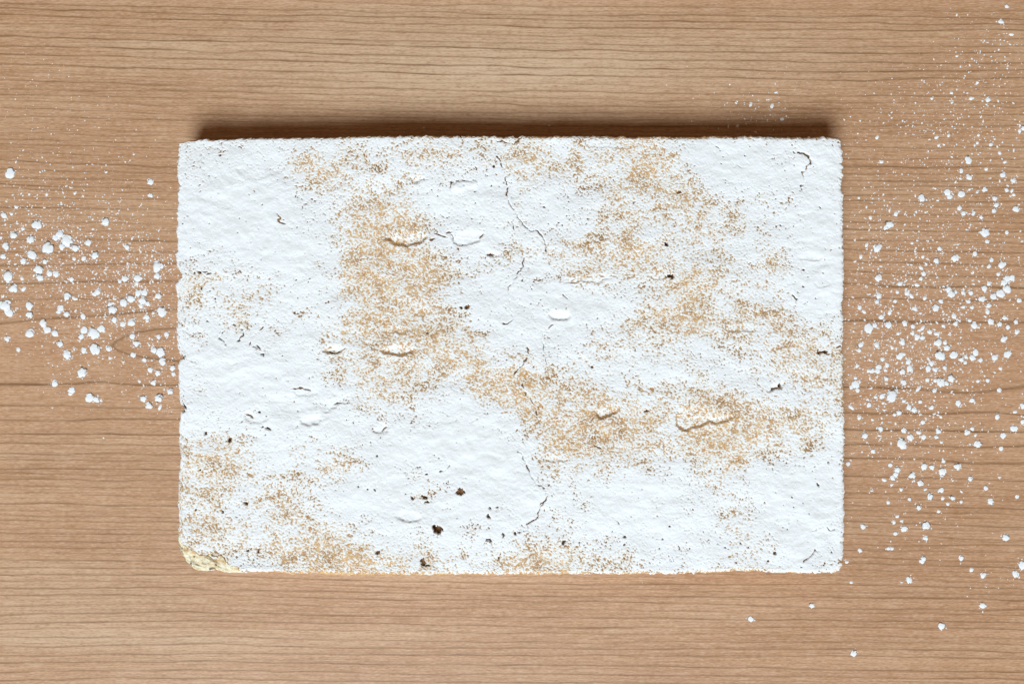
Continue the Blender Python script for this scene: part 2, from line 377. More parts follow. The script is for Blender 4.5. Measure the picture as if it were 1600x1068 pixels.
# bubble dents: x, y, rx, ry, turn, depth in pixels (the light comes from below, so the lower wall is in shade)
DENTS = [(520,545,19,7,4,2.6),
 (1213,604,15,6,-28,4.2),(594,668,14,7,-12,2.2),(640,806,22,9,4,2.2),(402,648,20,14,10,1.8),(525,628,28,8,-25,1.6),(920,436,46,5,-3,2.2),(1160,512,28,6,0,1.6),
 (870,715,22,7,0,1.8),(300,515,16,6,0,1.2),(1265,400,20,6,-8,1.5),(620,515,22,5,0,1.6),(770,396,14,5,8,2.0),(480,612,22,6,0,1.2),(405,260,40,20,0,1.0),(1030,428,16,9,0,1.4),(950,225,40,6,0,1.0),(1285,440,14,10,0,1.2)]
# larger dents by outline: points, depth, width of the shaded lower wall, how bare that wall is
HOLLOWS = [([(598,372),(604,362),(622,358),(650,358),(668,362),(671,370),(655,379),(641,386),(634,389),(622,383),(610,378)],5.5,4.0,2.6),
 ([(706,370),(712,362),(735,357),(755,357),(757,364),(748,375),(735,383),(725,386),(712,382)],3.4,2.6,.6),
 ([(636,278),(650,272),(664,273),(664,279),(655,285),(645,286)],2.6,2.4,.4),
 ([(592,548),(598,538),(630,534),(648,542),(647,549),(638,555),(620,557),(604,554)],5.2,4.5,2.2),
 ([(855,490),(866,483),(890,486),(894,494),(890,501),(870,503),(860,499)],4.0,3.5,1.8),
 ([(1052,648),(1058,636),(1090,632),(1108,642),(1135,640),(1150,645),(1140,658),(1120,664),(1108,660),(1090,670),(1070,672),(1058,664)],4.6,3.6,1.8),
 ([(928,638),(950,634),(970,638),(956,650),(938,655),(930,649)],4.8,3.2,2.0),
 ([(466,652),(480,642),(500,645),(503,656),(490,666),(472,664)],3.2,2.8,.5),
 ([(502,546),(512,540),(530,540),(542,544),(530,550),(512,552)],3.4,3.0,1.2)]
# deep pits: x, y, rx, ry, turn, depth
PITS = [(684,828,8,7,20,9),(678,823,4,3.5,0,7),(763,844,6,3.4,40,7),(765,794,2.4,2.2,0,6),(764,806,4.5,3.2,80,6),(776,791,1.6,1.6,0,5),(881,847,3,3.6,0,6),(1042,382,4,5,-30,7),(1047,431,5.5,3.4,20,7),(1009,641,3.4,3,20,5),
 (357,687,4,3.8,0,7),(320,676,5,5,0,6),(404,541,1.6,5,-30,4),(348,519,2.2,2.4,0,5),(352,528,1.8,1.8,0,4),(372,531,4,1.6,-20,4),(410,552,4,2,0,5),(391,535,1.2,3,0,3),(720,480,4,5,0,5),(731,478,5,4,0,5),(768,395,7,2,6,4),(1219,602,5,4,-40,6),(326,428,5,2,-20,6),(310,425,5,2,0,5),
 (314,452,2,2,0,4),(327,453,1.8,1.8,0,4),(335,466,1.8,1.8,0,4),(322,501,2.4,2.6,0,5),(460,489,2,2,0,3),(666,521,2,1.6,0,3),(310,735,3,3.4,0,5),(305,795,2,2,0,4),(345,800,2,2,0,4),(385,860,2.2,2,0,5),(401,862,2,2.4,0,5),(369,870,3,2.6,0,5),(325,872,6,3.4,20,8),(396,875,2,2,0,4),
 (384,785,3.4,4,0,5),(660,875,4,7,-10,4),(668,883,3,2,0,5),(663,777,6,3,35,5),(645,778,3,2.4,35,4),(668,785,5,2,0,4),(590,863,4,4,0,4),(718,768,7,4.5,0,3),(667,740,3.4,3,0,4),(586,766,2,1.6,20,4),(561,760,1.8,2.2,0,4),(574,764,1.4,1.4,0,3),
 (416,650,1.4,1.4,0,3),(409,666,2,1.4,0,4),(418,669,5,2,30,5),(405,643,2,1.8,0,4),(787,834,2,3,0,4),(805,834,2,2.4,0,4),(779,871,1.6,1.6,0,4),(1290,550,7,1.6,0,5),(1283,551,3,2,0,5),
 (1127,731,1.8,1.8,0,4),(1295,722,2,1.6,0,4),(1279,757,2.2,4,-20,4),(1159,849,2.4,2.6,0,5),(1170,856,1.6,1.6,0,4),(1212,863,3,2,-50,5),(1201,876,3,1.4,0,4),(1133,856,3,1.2,0,4),(975,838,2,1.4,0,4),(975,849,2.4,1.4,0,4),(1300,863,1.8,1.6,0,4),(1036,842,1.8,1.6,0,3),(1045,823,1.8,1.6,0,3),
 (1062,299,3,4,30,2.5),(1257,239,8,1.6,5,6),(1266,249,2,6,-12,6),(1240,236,4,2,40,4),(1282,323,4,1.4,25,3),(1252,296,4,1.4,-20,3),(1165,242,1.4,1.4,0,3),(1255,420,2,2,0,3),(343,240,2.4,2,0,3),(771,259,2.4,2,0,3),(675,374,3,1.4,-10,4),
 (925,573,1.6,1.6,0,3),(906,574,1.4,1.4,0,3),(992,547,1.6,2,0,3),(1256,447,1.4,1.4,0,3),(407,512,6,1.6,-50,3),(276,290,4,5,0,8),(279,428,6,6,0,8),(281,557,9,4,5,8),(284,638,6,5,0,8)]
CRACKS = [([(778,245),(783,255),(790,266),(792,285),(793,305),(797,322),(805,334),(815,346),(828,356),(845,365),(851,378),(856,392)],1.1),
 ([(819,403),(817,415),(810,428),(802,440),(793,450),(794,462),(797,478),(801,496),(798,502),(788,507)],1.0),([(802,350),(806,372),(808,385),(813,398)],.5),
 ([(820,536),(828,544),(826,557),(820,567),(808,578),(803,584)],1.0),([(864,508),(850,516),(846,528),(852,545),(854,558),(852,570)],.6),([(820,590),(817,598),(824,616),(840,638),(838,650),(845,662)],.5),
 ([(810,705),(818,716),(826,728),(832,745),(842,756),(851,762)],.75),([(858,770),(854,780),(845,790),(843,803),(838,812),(824,818)],.65),([(826,822),(826,830),(812,832),(804,832)],.9),([(785,669),(784,680),(778,688)],.5),
 ([(719,212),(724,222),(722,232)],.6),([(813,212),(811,221),(802,226),(785,220),(776,218)],.9),([(302,428),(312,423),(322,426),(334,420)],1.0),([(1316,541),(1308,543),(1300,551),(1282,551),(1279,546)],.9),
 ([(1248,239),(1258,238),(1264,245),(1267,255),(1262,263),(1255,268),(1256,280),(1252,292)],1.0),([(704,725),(698,733),(688,738)],1.0),([(1133,233),(1140,242),(1148,254),(1165,262)],.5),([(1120,228),(1134,240)],.3),
 ([(430,330),(440,345),(455,355),(475,358)],.12),([(380,646),(392,648),(394,655)],.7),([(400,660),(410,664),(420,672)],.9),([(365,508),(376,512),(380,522),(372,532)],.9),([(344,518),(342,530),(352,538)],.9),([(396,538),(405,546),(412,556)],.9),
 ([(452,608),(465,606),(484,610)],.5),([(520,632),(532,628),(542,620)],.5),([(970,818),(960,808),(948,802)],.4),([(1284,867),(1276,858),(1268,868),(1258,876)],.7),([(1310,826),(1290,824),(1270,828)],.5),([(1240,475),(1246,468),(1240,462)],.5),
 ([(882,460),(888,466),(886,482)],.4),([(678,366),(690,366),(698,372)],.5),([(700,365),(720,357),(757,358),(775,352),(790,347)],.5),([(705,292),(706,285),(722,281),(744,284)],.55),([(742,297),(747,288)],.8),([(707,366),(708,378),(713,383)],.75),([(730,385),(748,376),(757,364)],.5),([(712,362),(735,357),(756,358)],.4),([(1015,505),(1030,525)],.3),([(880,440),(900,436),(930,432),(960,432),(985,430)],.4),([(875,715),(872,730)],.3),([(938,702),(930,695)],.6),([(830,585),(815,600),(824,618)],.4),
 ([(502,545),(508,551),(528,551),(540,544)],.6),([(584,668),(592,674),(604,666)],.6),([(627,806),(632,815),(650,814)],.4),([(1198,611),(1208,608),(1220,604)],.6)]

def seg_dist(X, Y, pts):
    best = np.full(X.shape, 1e9)
    for (ax, ay), (bx, by) in zip(pts[:-1], pts[1:]):
        t = np.clip(((X-ax)*(bx-ax)+(Y-ay)*(by-ay))/((bx-ax)**2+(by-ay)**2+1e-9), 0, 1)
        best = np.minimum(best, np.hypot(X-ax-t*(bx-ax), Y-ay-t*(by-ay)))
    return best

def window(x0, x1, y0, y1, pad):  # grid window that holds a photo box
    j0 = max(0, int((x0-pad-274)/1048*NU)-12); j1 = min(NU, int((x1+pad-274)/1048*NU)+30)
    i0 = max(0, int((y0-pad-212)/688*NV)-12); i1 = min(NV, int((y1+pad-212)/688*NV)+36)
    return slice(i0, max(i1, i0+2)), slice(j0, max(j1, j0+2))

def inside(poly, X, Y):
    r = np.zeros(X.shape, bool); p = np.array(poly)
    for (ax, ay), (bx, by) in zip(p, np.roll(p, -1, 0)):
        c = ((ay > Y) != (by > Y)) & (X < (bx-ax)*(Y-ay)/(by-ay+1e-9) + ax); r ^= c
    return r

def build_cake():
    root = bpy.data.objects.new('sheet_cake', None); COL.objects.link(root)
    root['label'] = 'thin rectangular slab of baked cake dusted with white icing sugar, its lower left corner broken'
    root['category'] = 'cake'
    X, Y = GX, GY
    ii, jj = np.meshgrid(np.arange(NV), np.arange(NU), indexing='ij')
    ed = np.minimum(np.minimum(ii, NV-1-ii)*1.0, np.minimum(jj, NU-1-jj)*1.0)      # steps from the rim
    f1 = field(shape, 0.62, 0.56, 1); f2 = field(shape, 3.6, 2.6, 2); f3 = field(shape, 10, 7, 3); f4 = field(shape, 30, 24, 4)
    r1 = field(shape, 7, 4.2, 5); r2 = field(shape, 16, 11, 6); r3 = field(shape, 70, 60, 8); r0 = field(shape, 2.4, 1.7, 9)
    wob = field(shape, 2.5, 2.5, 15)
    # --- smooth relief of the baked face
    z0 = 0.15*r1 + 0.55*r2 + 1.3*r3 - 2.6*np.clip(1-ed/7, 0, 1)**2
    b = 1.50 - 0.82*blobs(BARE, X, Y) + 1.2*blobs(THICK, X, Y) + 0.34*f4 + 0.32*f3
    b = 0.12 + np.logaddexp(0, (b-0.12)/0.5)*0.5
    pin = field(shape, 0.9, 0.9, 77) + 0.25*f4 + 0.3*f3
    holes = np.clip((pin-3.3)/0.25, 0, 1)
    for x, y, rx, ry, a, dep in DENTS:
        w = window(x-rx*1.6, x+rx*1.6, y-rx*1.6, y+rx*1.6, 6)
        c, sn = math.cos(math.radians(a)), math.sin(math.radians(a))
        xx, yy = X[w]-x + 1.3*f2[w], Y[w]-y + 1.1*f2[w]
        u = (xx*c + yy*sn)/rx; v = (-xx*sn + yy*c)/ry
        r = np.sqrt(u*u+v*v) + 0.10*f3[w]
        steep = np.where(v > 0, 0.16, 0.5)          # lower wall steep, upper wall gentle
        prof = 1 - sstep(1-steep, 1+steep*0.5, r)
        z0[w] -= dep*prof*(0.55+0.45*np.clip(v+0.4, 0, 1))
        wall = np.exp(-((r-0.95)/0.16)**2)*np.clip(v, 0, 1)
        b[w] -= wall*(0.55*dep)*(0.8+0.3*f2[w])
    def rim_of(pts, w):
        p = np.array(pts, float); q = np.roll(p, -1, 0)
        xw, yw = X[w] + 1.3*f2[w], Y[w] + 1.1*np.roll(f2, 50, 1)[w]
        ins = inside(pts, xw, yw); best = np.full(xw.shape, 1e9); south = np.zeros(xw.shape)
        for (ax, ay), (bx, by) in zip(p, q):
            t_ = np.clip(((xw-ax)*(bx-ax)+(yw-ay)*(by-ay))/((bx-ax)**2+(by-ay)**2+1e-9), 0, 1)
            ex, ey = ax+t_*(bx-ax)-xw, ay+t_*(by-ay)-yw; d = np.hypot(ex, ey)
            c = d < best; best = np.where(c, d, best); south = np.where(c, ey/(d+1e-6)*np.where(ins, 1, -1), south)
        return ins, best, south
    for pts, dep, wid, bare in HOLLOWS:
        px, py = zip(*pts); w = window(min(px), max(px), min(py), max(py), 14)
        ins, d, so_ = rim_of(pts, w)
        ww = wid + 7*np.clip(0.35-so_, 0, 1)
        z0[w] -= np.where(ins, 0.85*dep*sstep(0, 1, d/ww)*(0.6+0.4*sstep(-.6, .6, so_)), 0)
        z0[w] += np.where(ins, 0, 0.10*dep*np.exp(-(d/5)**2)*(1-np.exp(-(d/1.5)**2)))
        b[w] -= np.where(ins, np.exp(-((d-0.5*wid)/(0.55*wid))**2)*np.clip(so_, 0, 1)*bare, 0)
        b[w] += np.where(ins, 0.15*sstep(wid, wid+4, d), 0)
    pts = [(703,287),(715,282),(745,284),(747,289),(736,297),(722,301),(708,299)]        # one blister pushed up instead
    w = window(700, 750, 280, 303, 12); ins, d, so_ = rim_of(pts, w)
    z0[w] += np.where(ins, 2.2*sstep(0, 1, d/(2.2+6*np.clip(so_, 0, 1))), 0)
    b[w] += np.where(ins, 0.3, 0)
    zc = z0.copy(); gap = 5*holes; dark = 0.5*holes; zc -= 2.5*holes
    for x, y, rx, ry, a, dep in PITS:
        w = window(x-rx*2, x+rx*2, y-rx*2, y+rx*2, 8)
        c, sn = math.cos(math.radians(a)), math.sin(math.radians(a))
        xx, yy = X[w]-x + 0.8*wob[w], Y[w]-y + 0.8*np.roll(wob, 40, 0)[w]
        u = (xx*c + yy*sn)/rx; v = (-xx*sn + yy*c)/ry
        r = np.sqrt(u*u+v*v)*1.18 + 0.22*f2[w] + 0.13*f1[w]
        zc[w] -= dep*(1-sstep(0.55, 1.25, r))
        gap[w] = np.maximum(gap[w], 5*(1-sstep(0.80, 1.05, r)))
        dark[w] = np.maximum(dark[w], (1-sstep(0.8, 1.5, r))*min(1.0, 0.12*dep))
    for k, (pts, s) in enumerate(CRACKS):
        px, py = zip(*pts); w = window(min(px), max(px), min(py), max(py), 8)
        p = np.array(pts, float)
        d = seg_dist(X[w] + 1.2*wob[w], Y[w] + 1.2*np.roll(wob, 60, 1)[w], p)
        open_ = -0.05 + 0.75*s + 0.30*f2[w] + 0.30*wob[w]
        gap[w] = np.maximum(gap[w], 5*np.clip((open_-d)/0.8 + 0.2, 0, 1))
        zc[w] -= 2.4*s*np.exp(-(d/1.6)**2)
    # --- broken corner: bare crumb, torn down
    poly = [(268,824),(281,832),(284,845),(297,858),(312,864),(330,863),(345,869),(352,880),(366,886),(380,893),(384,902),(268,902)]
    w = window(268, 384, 824, 902, 4)
    xw, yw = X[w] + 2.2*f2[w], Y[w] + 2.2*np.roll(f2, 30, 1)[w]
    torn = np.zeros(shape, bool); torn[w] = inside(poly, xw, yw)
    dp = np.full(shape, 99.); dp[w] = seg_dist(xw, yw, poly[:11])
    tear = np.where(torn, np.clip(dp/9, 0, 1)**0.7, 0)
    zc -= tear*(2.8 + 1.0*f2 + 0.35*f1); gap += np.where(torn, 4, 0)*(f2 < 1.6)
    for x, y, rx, ry, a, dep in ((325,872,6,3.4,20,9),):
        pass
    # --- rim: the dusting thins out, most on the upper and lower rims
    rim = np.exp(-ed/1.9)*(1.7 + 0.8*f3)
    low = (NV-1-ii); up = ii
    rim += np.exp(-up/4.0)*sstep(1000, 1100, X)*1.6*(0.8+0.5*f3) + np.exp(-up/3.0)*sstep(700, 860, X)*(1.1+0.6*f3) + np.exp(-up/2.6)*(1.0+0.8*f3)
    rim += np.exp(-low/4.0)*(0.9+0.6*f3) + np.exp(-low/5.0)*1.1*(1-sstep(560, 660, X))*sstep(380, 470, X)
    b -= np.clip(rim, 0, 4); rimmed = np.clip(rim, 0, 1.5)
    # --- the dusting
    n = 0.95*f1 + 0.27*f2 + 0.10*f3; n /= n.std()
    t = n + b
    thick = np.where(t > 0, 0.95*(1-np.exp(-t/0.9)) + 0.05*t, 0.55*t)
    thick = thick + np.clip(b-1.0, 0, 3)*(0.07*r1 + 0.10*r0*np.clip(1.2-0.2*b, .3, 1)) - gap
    # crust on the coarse grid, sugar base from its bilinear interpolation
    def up2(a):
        o = np.zeros(shape); o[::2, ::2] = a
        o[1::2, ::2] = 0.5*(a[:-1]+a[1:]); o[:, 1::2] = 0.5*(o[:, :-2:2]+o[:, 2::2]); return o
    zs = up2(z0[::2, ::2]) + thick
    k = S*K
    def world_co(x, y, z): return np.stack([(x-800)*k, -(y-534)*k, CAKE_H + (z-2.0)*k], -1)
    # --- sugar mesh: drop what lies under the crust
    keep = (thick > -0.25)
    q = grid_quads(NV, NU)
    kq = keep.reshape(-1)[q].any(1)
    V, Q, used = compact(world_co(X, Y, zs).reshape(-1, 3), q[kq])
    so = build('icing_sugar', V, Q, SUGAR, root)
    attr(so, 'cover', np.clip(t/(1.1+0.6*np.clip(2.0-b, 0, 1.6)), 0, 1).reshape(-1)[used])
    attr(so, 'clean', np.clip((b-0.9)/1.2, 0, 1).reshape(-1)[used])
    so['kind'] = 'stuff'; so['label'] = 'white icing sugar dusted over the top'
    # --- crust: top face, rough sides, underside
    cx, cy, cz = X[::2, ::2], Y[::2, ::2], zc[::2, ::2]
    nr, nc = cx.shape
    top = world_co(cx, cy, cz).reshape(-1, 3)
    gold = np.clip(0.05 + 1.05*np.clip(2.1-b, 0, 2.0)/2.0 + 0.20*f3, 0, 1)
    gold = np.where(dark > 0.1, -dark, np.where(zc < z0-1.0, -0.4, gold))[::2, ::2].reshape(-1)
    cq = grid_quads(nr, nc)
    tf = torn[::2, ::2].reshape(-1)[cq].all(1)
    idx = np.arange(nr*nc).reshape(nr, nc)
    per = np.concatenate([idx[:-1, 0], idx[-1, :-1], idx[:0:-1, -1], idx[0, :0:-1]])     # counter-clockwise seen from above
    P = top[per]; np_ = len(per)
    tang = np.roll(P, -2, 0)[:, :2] - np.roll(P, 2, 0)[:, :2]
    nrm = np.stack([tang[:, 1], -tang[:, 0]], -1); nrm /= np.linalg.norm(nrm, axis=1)[:, None] + 1e-9
    rings = 13
    sf = field((rings, np_), 2.2, 1.0, 31); sf2 = field((rings, np_), 9, 2.5, 32)
    VV = [top]; QQ = [cq[~tf]]; prev = per; off = nr*nc; gg = [gold]
    for r in range(1, rings+1):
        fr = r/rings
        inset = (0.6*min(1, r/2) + 1.6*fr + 1.2*(fr > 0.9))*k
        xy = P[:, :2] - nrm*(inset - (0.7*np.clip(sf[r-1], -2, 0.5) + 0.5*np.clip(sf2[r-1], -2, 0.7))[:, None]*k) if False else P[:, :2] - nrm*(inset - (0.7*np.minimum(sf[r-1], .5) + 0.5*np.minimum(sf2[r-1], .7))*k)[:, None]
        zz = P[:, 2]*(1-fr) + 0.0006*fr*(r == rings)
        VV.append(np.concatenate([xy, zz[:, None]], 1)); gg.append(np.full(np_, 0.75 if 2 < r < 11 else 0.25))
        cur = off + np.arange(np_); off += np_
        QQ.append(np.stack([prev, cur, np.roll(cur, -1), np.roll(prev, -1)], -1)); prev = cur
    VV.append(np.array([[0, 0, 0.0006]])); gg.append(np.array([0.2]))
    tris = np.stack([np.roll(prev, -1), prev, np.full(np_, off)], -1)
    co = build('crust', np.concatenate(VV), np.concatenate(QQ), CRUST, root, tris=tris)
    attr(co, 'gold', np.concatenate(gg))
    V, Q, used = compact(top, cq[tf])
    bo = build('broken_corner', V, Q, CRUMB, root)
    bo['label'] = 'pale torn crumb showing where the corner broke off'
    return root
build_cake()

# ------------------------------------------------------------------ spilled sugar on the table
def lump_mesh(name, seed, lobes=1, stretch=1.0):
    r = random.Random(seed)
    me = bpy.data.meshes.new(name)
    import bmesh
    bm = bmesh.new()
    for q in range(lobes):
        g = bmesh.ops.create_icosphere(bm, subdivisions=3 if lobes == 1 else 2, radius=1.0 if q == 0 else r.uniform(.25, .62))
        a = r.uniform(0, 6.28); d = 0 if q == 0 else r.uniform(.6, .95)
        ph = [(r.uniform(1.5, 7), r.uniform(1.5, 7), r.uniform(1.5, 7), r.uniform(0, 6.28), r.uniform(.03, .11)) for _ in range(9)]
        for v in g['verts']:
            c = v.co
            s = 1 + sum(am*math.sin(kx*c.x+ky*c.y+kz*c.z+p) for kx, ky, kz, p, am in ph)
            v.co = c*s; v.co.x *= stretch
            v.co.x += d*math.cos(a); v.co.y += d*math.sin(a)
            hz = v.co.z + 0.25
            v.co.z = 0.23*max(hz, 0.0)**0.6*(1.0 if q == 0 else 0.85)    # flat powder heap
    for f in bm.faces: f.smooth = True
    bm.to_mesh(me); bm.free(); me.materials.append(LOOSE)
    return me
LUMPS = [lump_mesh('sugar_clump', 50+i, 1, random.choice([1, 1, 1.15])) for i in range(7)]
LOBED = [lump_mesh('sugar_clump', 80+i, 4 + i % 4) for i in range(7)]

LEFT_CLUMPS = [(16,271,6.5),(25,253,2.6),(6,336,5),(18,334,3),(58,351,6.2),(36,357,3),(22,367,5.5),(1,371,3),(48,374,5),(93,366,6),(105,376,8.5),(87,371,4),(75,387,8.5),(97,385,5),(118,387,6),(138,379,5),(9,384,5),(5,400,4.5),(50,398,6.8),(37,407,5),(70,408,4),
 (149,398,5.4),(131,403,3.5),(116,404,3),(61,421,7),(62,433,5),(53,430,3),(78,427,5),(88,428,5),(13,431,8.4),(34,435,3),(21,450,6),(37,451,3),(112,436,3.2),(246,416,7.6),(246,431,5.2),(199,386,4),(195,435,5.5),(187,439,3),(215,434,6),(214,442,3),(171,447,3),(153,456,4.5),(148,459,3.5),
 (105,462,5),(116,466,2.6),(8,477,8.5),(15,488,6),(46,477,6),(46,491,5.5),(95,481,5),(92,487,4),(104,490,5),(179,467,3),(172,475,4.5),(175,483,6.2),(193,472,6),(205,466,6.6),(216,457,5),(226,457,4.5),(223,469,5),(231,474,4),(220,477,3.5),(248,462,5),(253,487,6),(130,494,4),(67,504,6.2),(47,521,6.2),
 (74,515,5.6),(86,520,5.6),(132,515,5.2),(127,525,5),(146,520,8.4),(159,513,4.8),(179,499,4.2),(192,506,4.5),(206,504,5.8),(230,495,4),(230,501,3),(11,529,4.2),(29,546,3.5),(94,537,5.4),(105,554,6.2),(116,545,3),(131,547,4.4),(148,545,7.6),(170,545,3.8),(207,525,4),(213,536,4.4),(248,526,3.5),(260,522,3.4),
 (233,538,3),(241,547,4.6),(251,550,6.6),(254,564,5.4),(226,562,3.6),(208,554,3.5),(172,559,3),(193,565,2.6),(129,581,7),(86,599,4.6),(112,609,4.3),(110,615,3),(140,621,5.8),(150,623,4.8),(158,625,2.6),(218,595,2.5),(224,622,5.2),(248,621,6),(233,633,4.8),(240,597,4),(247,582,4),(235,577,4.4),(266,611,4.3),
 (270,574,4.4),(271,584,3.2),(250,636,2.6),(235,284,5),(235,305,3.2),(209,241,2.4),(165,346,6),(25,323,3),(117,302,2.4),(166,269,2.6),(46,303,2.8),(73,304,2.6),(181,343,2.2)]
RIGHT_CLUMPS = [(1573,10,3.5),(1564,34,4),(1495,23,2.8),(1580,54,2.6),(1563,62,2.3),(1495,88,2.4),(1527,129,2.6),(1456,154,2.7),(1517,154,3),(1544,156,4.5),(1487,145,2.4),(1533,182,2.8),(1599,200,4.5),(1593,204,3),(1370,215,2.8),(1463,215,2.8),(1459,208,2.5),(1482,212,2.5),(1529,211,2.5),
 (1527,223,2.5),(1548,226,3.2),(1475,226,2.6),(1467,227,2.4),(1377,253,2.8),(1487,245,2.5),(1513,250,5),(1562,239,2.6),(1570,253,2.6),(1502,267,3.3),(1514,277,5.4),(1541,264,3),(1567,273,3.8),(1583,282,4),(1493,284,2.8),(1480,300,5.4),(1484,307,4),(1502,303,5.4),(1515,296,2.8),(1527,301,2.7),(1538,296,3.4),(1573,297,3.5),
 (1581,298,2.8),(1584,304,3),(1554,310,3.4),(1556,320,4.4),(1553,329,3.2),(1587,326,5.4),(1440,309,5),(1465,313,2.5),(1342,309,2.7),(1354,323,2.5),(1390,328,2.9),(1400,334,3.2),(1414,334,2.5),(1360,340,2.6),(1499,325,3.2),(1505,333,4.6),(1521,333,3.2),(1533,339,2.8),(1389,350,6),(1384,355,4),(1539,363,6.2),(1573,363,3.2),
 (1542,377,3.5),(1371,387,6.4),(1354,382,2.5),(1468,388,4.2),(1345,401,2.8),(1425,380,2.5),(1492,403,6.2),(1463,407,5),(1523,396,3.8),(1442,401,3),(1447,412,3),(1439,418,3),(1549,406,3.2),(1545,416,3.2),(1565,413,6.6),(1560,428,3),(1521,425,2.6),(1372,434,6),(1443,427,4),(1439,435,3.5),(1464,433,2.5),(1406,443,4.3),(1433,445,3),
 (1573,435,5),(1581,434,4.5),(1568,441,5.6),(1574,451,6.6),(1563,458,6),(1552,463,5),(1545,443,4),(1538,450,5.6),(1402,456,3),(1417,458,4),(1424,462,3),(1373,462,5),(1370,471,4),(1398,470,3.5),(1482,452,5),(1486,459,5),(1493,456,3.5),(1505,457,3.3),(1517,457,4.4),(1534,467,4.4),(1513,471,3.2),(1445,466,3),(1470,470,3.7),(1592,469,3.4),
 (1343,480,3.3),(1350,487,2.5),(1390,488,3),(1430,482,4.5),(1438,489,3),(1462,481,5.4),(1506,479,3),(1519,480,3.5),(1545,477,4),(1543,487,4),(1377,495,4),(1491,494,4),(1515,500,3),(1570,496,3.8),(1548,502,4.4),(1357,512,7.2),(1367,508,3.5),(1388,507,5.6),(1414,505,4.4),(1426,509,3.5),(1442,512,3),(1474,509,3),(1493,505,4.2),(1522,508,5.8),
 (1562,506,4),(1575,510,4.4),(1587,502,3.6),(1589,518,4),(1403,521,3),(1426,520,3.5),(1433,526,4.8),(1441,527,4),(1453,518,3.8),(1464,521,3),(1398,532,3),(1410,534,5),(1345,538,4.6),(1343,547,3.5),(1370,539,4),(1394,543,2.8),(1426,541,3),(1466,535,6.4),(1477,535,3),(1480,543,4.8),(1568,529,5.6),(1379,561,4),(1406,556,4.5),(1413,553,3),(1419,565,4.5),(1421,575,4.5),
 (1469,555,7.2),(1490,554,6.2),(1524,550,5),(1519,558,5.6),(1509,557,3.5),(1502,561,4),(1508,566,3.5),(1532,562,4),(1554,558,5.6),(1574,553,5.4),(1549,552,3),(1455,567,4.5),(1450,575,4),(1461,577,4),(1476,574,3.3),(1563,575,3),(1339,571,3.5),(1386,570,3.3),(1373,573,4),(1371,579,4),(1363,579,4),(1357,579,3),(1383,578,3),(1410,580,4),(1385,591,4),(1412,597,4),(1449,593,3.3),
 (1486,590,6.2),(1470,597,6),(1461,594,3),(1479,599,3.5),(1528,595,3),(1543,594,3.2),(1337,600,5.6),(1330,604,4),(1340,609,3.8),(1337,590,3),(1393,618,7.6),(1398,611,5),(1378,618,4.5),(1368,620,3),(1435,607,3),(1460,610,3.2),(1561,609,3.4),(1412,626,3.5),(1420,636,5),(1428,640,4.4),(1438,627,3.6),(1380,629,3),(1358,632,4.2),(1330,636,2.8),(1382,640,2.8),(1405,644,4.8),(1398,647,3.2),(1456,636,4.2),
 (1497,629,4.8),(1519,625,4.6),(1598,634,4),(1586,643,2.7),(1558,650,4.4),(1598,658,4),(1466,643,2.8),(1470,651,2.8),(1442,659,3.3),(1343,652,3.2),(1363,655,2.8),(1376,669,4.2),(1374,680,3),(1351,680,5.6),(1412,672,4),(1466,673,4.4),(1463,682,3.3),(1471,690,3.2),(1443,682,4),(1435,675,3),(1422,683,4.5),(1408,692,8),(1519,669,4),(1511,675,4),(1524,679,3),(1528,693,6.2),(1584,669,5.2),(1567,680,4.4),(1564,700,3.4),
 (1364,704,4.2),(1325,724,3.4),(1391,726,3.3),(1402,733,5),(1399,740,4.5),(1395,746,4.3),(1444,728,5.6),(1456,729,4.4),(1474,720,3.6),(1472,736,6.4),(1496,728,5),(1425,742,5),(1438,754,4.2),(1381,749,3),(1393,757,2.8),(1489,750,2.8),(1516,747,3.6),(1562,745,2.8),(1540,762,3.4),(1362,766,2.8),(1408,764,3.2),(1446,764,3),(1471,765,4.4),(1502,767,3),(1453,775,4.7),(1473,778,3),(1488,777,4.2),(1481,787,3),
 (1502,783,2.7),(1589,775,3.3),(1548,783,4.5),(1421,779,3.5),(1388,784,3.2),(1435,792,4),(1467,798,3),(1402,806,2.7),(1397,815,3),(1409,813,3.2),(1413,825,5),(1399,833,3.4),(1348,822,3.8),(1447,820,5.6),(1446,840,3.8),(1572,839,5.8),(1344,859,3.5),(1388,856,3.5),(1394,856,3),(1443,872,5),(1441,876,4.4),(1502,871,4.6),(1518,889,3.2),(1536,898,4.5),(1598,882,6.5),(1586,896,5.4),(1323,877,3),(1330,909,2.5),(1420,905,4.6),(1409,909,2.7),
 (1535,945,5.4),(1471,977,5),(1334,1020,4.8),(1173,966,4),(1268,945,4)]
TOP_CLUMPS = [(1138,198,2.8),(1152,197,2.8),(1181,207,2.6),(1222,186,2.8),(1206,166,2.8),(1173,163,2.6),(1150,161,2.2)]
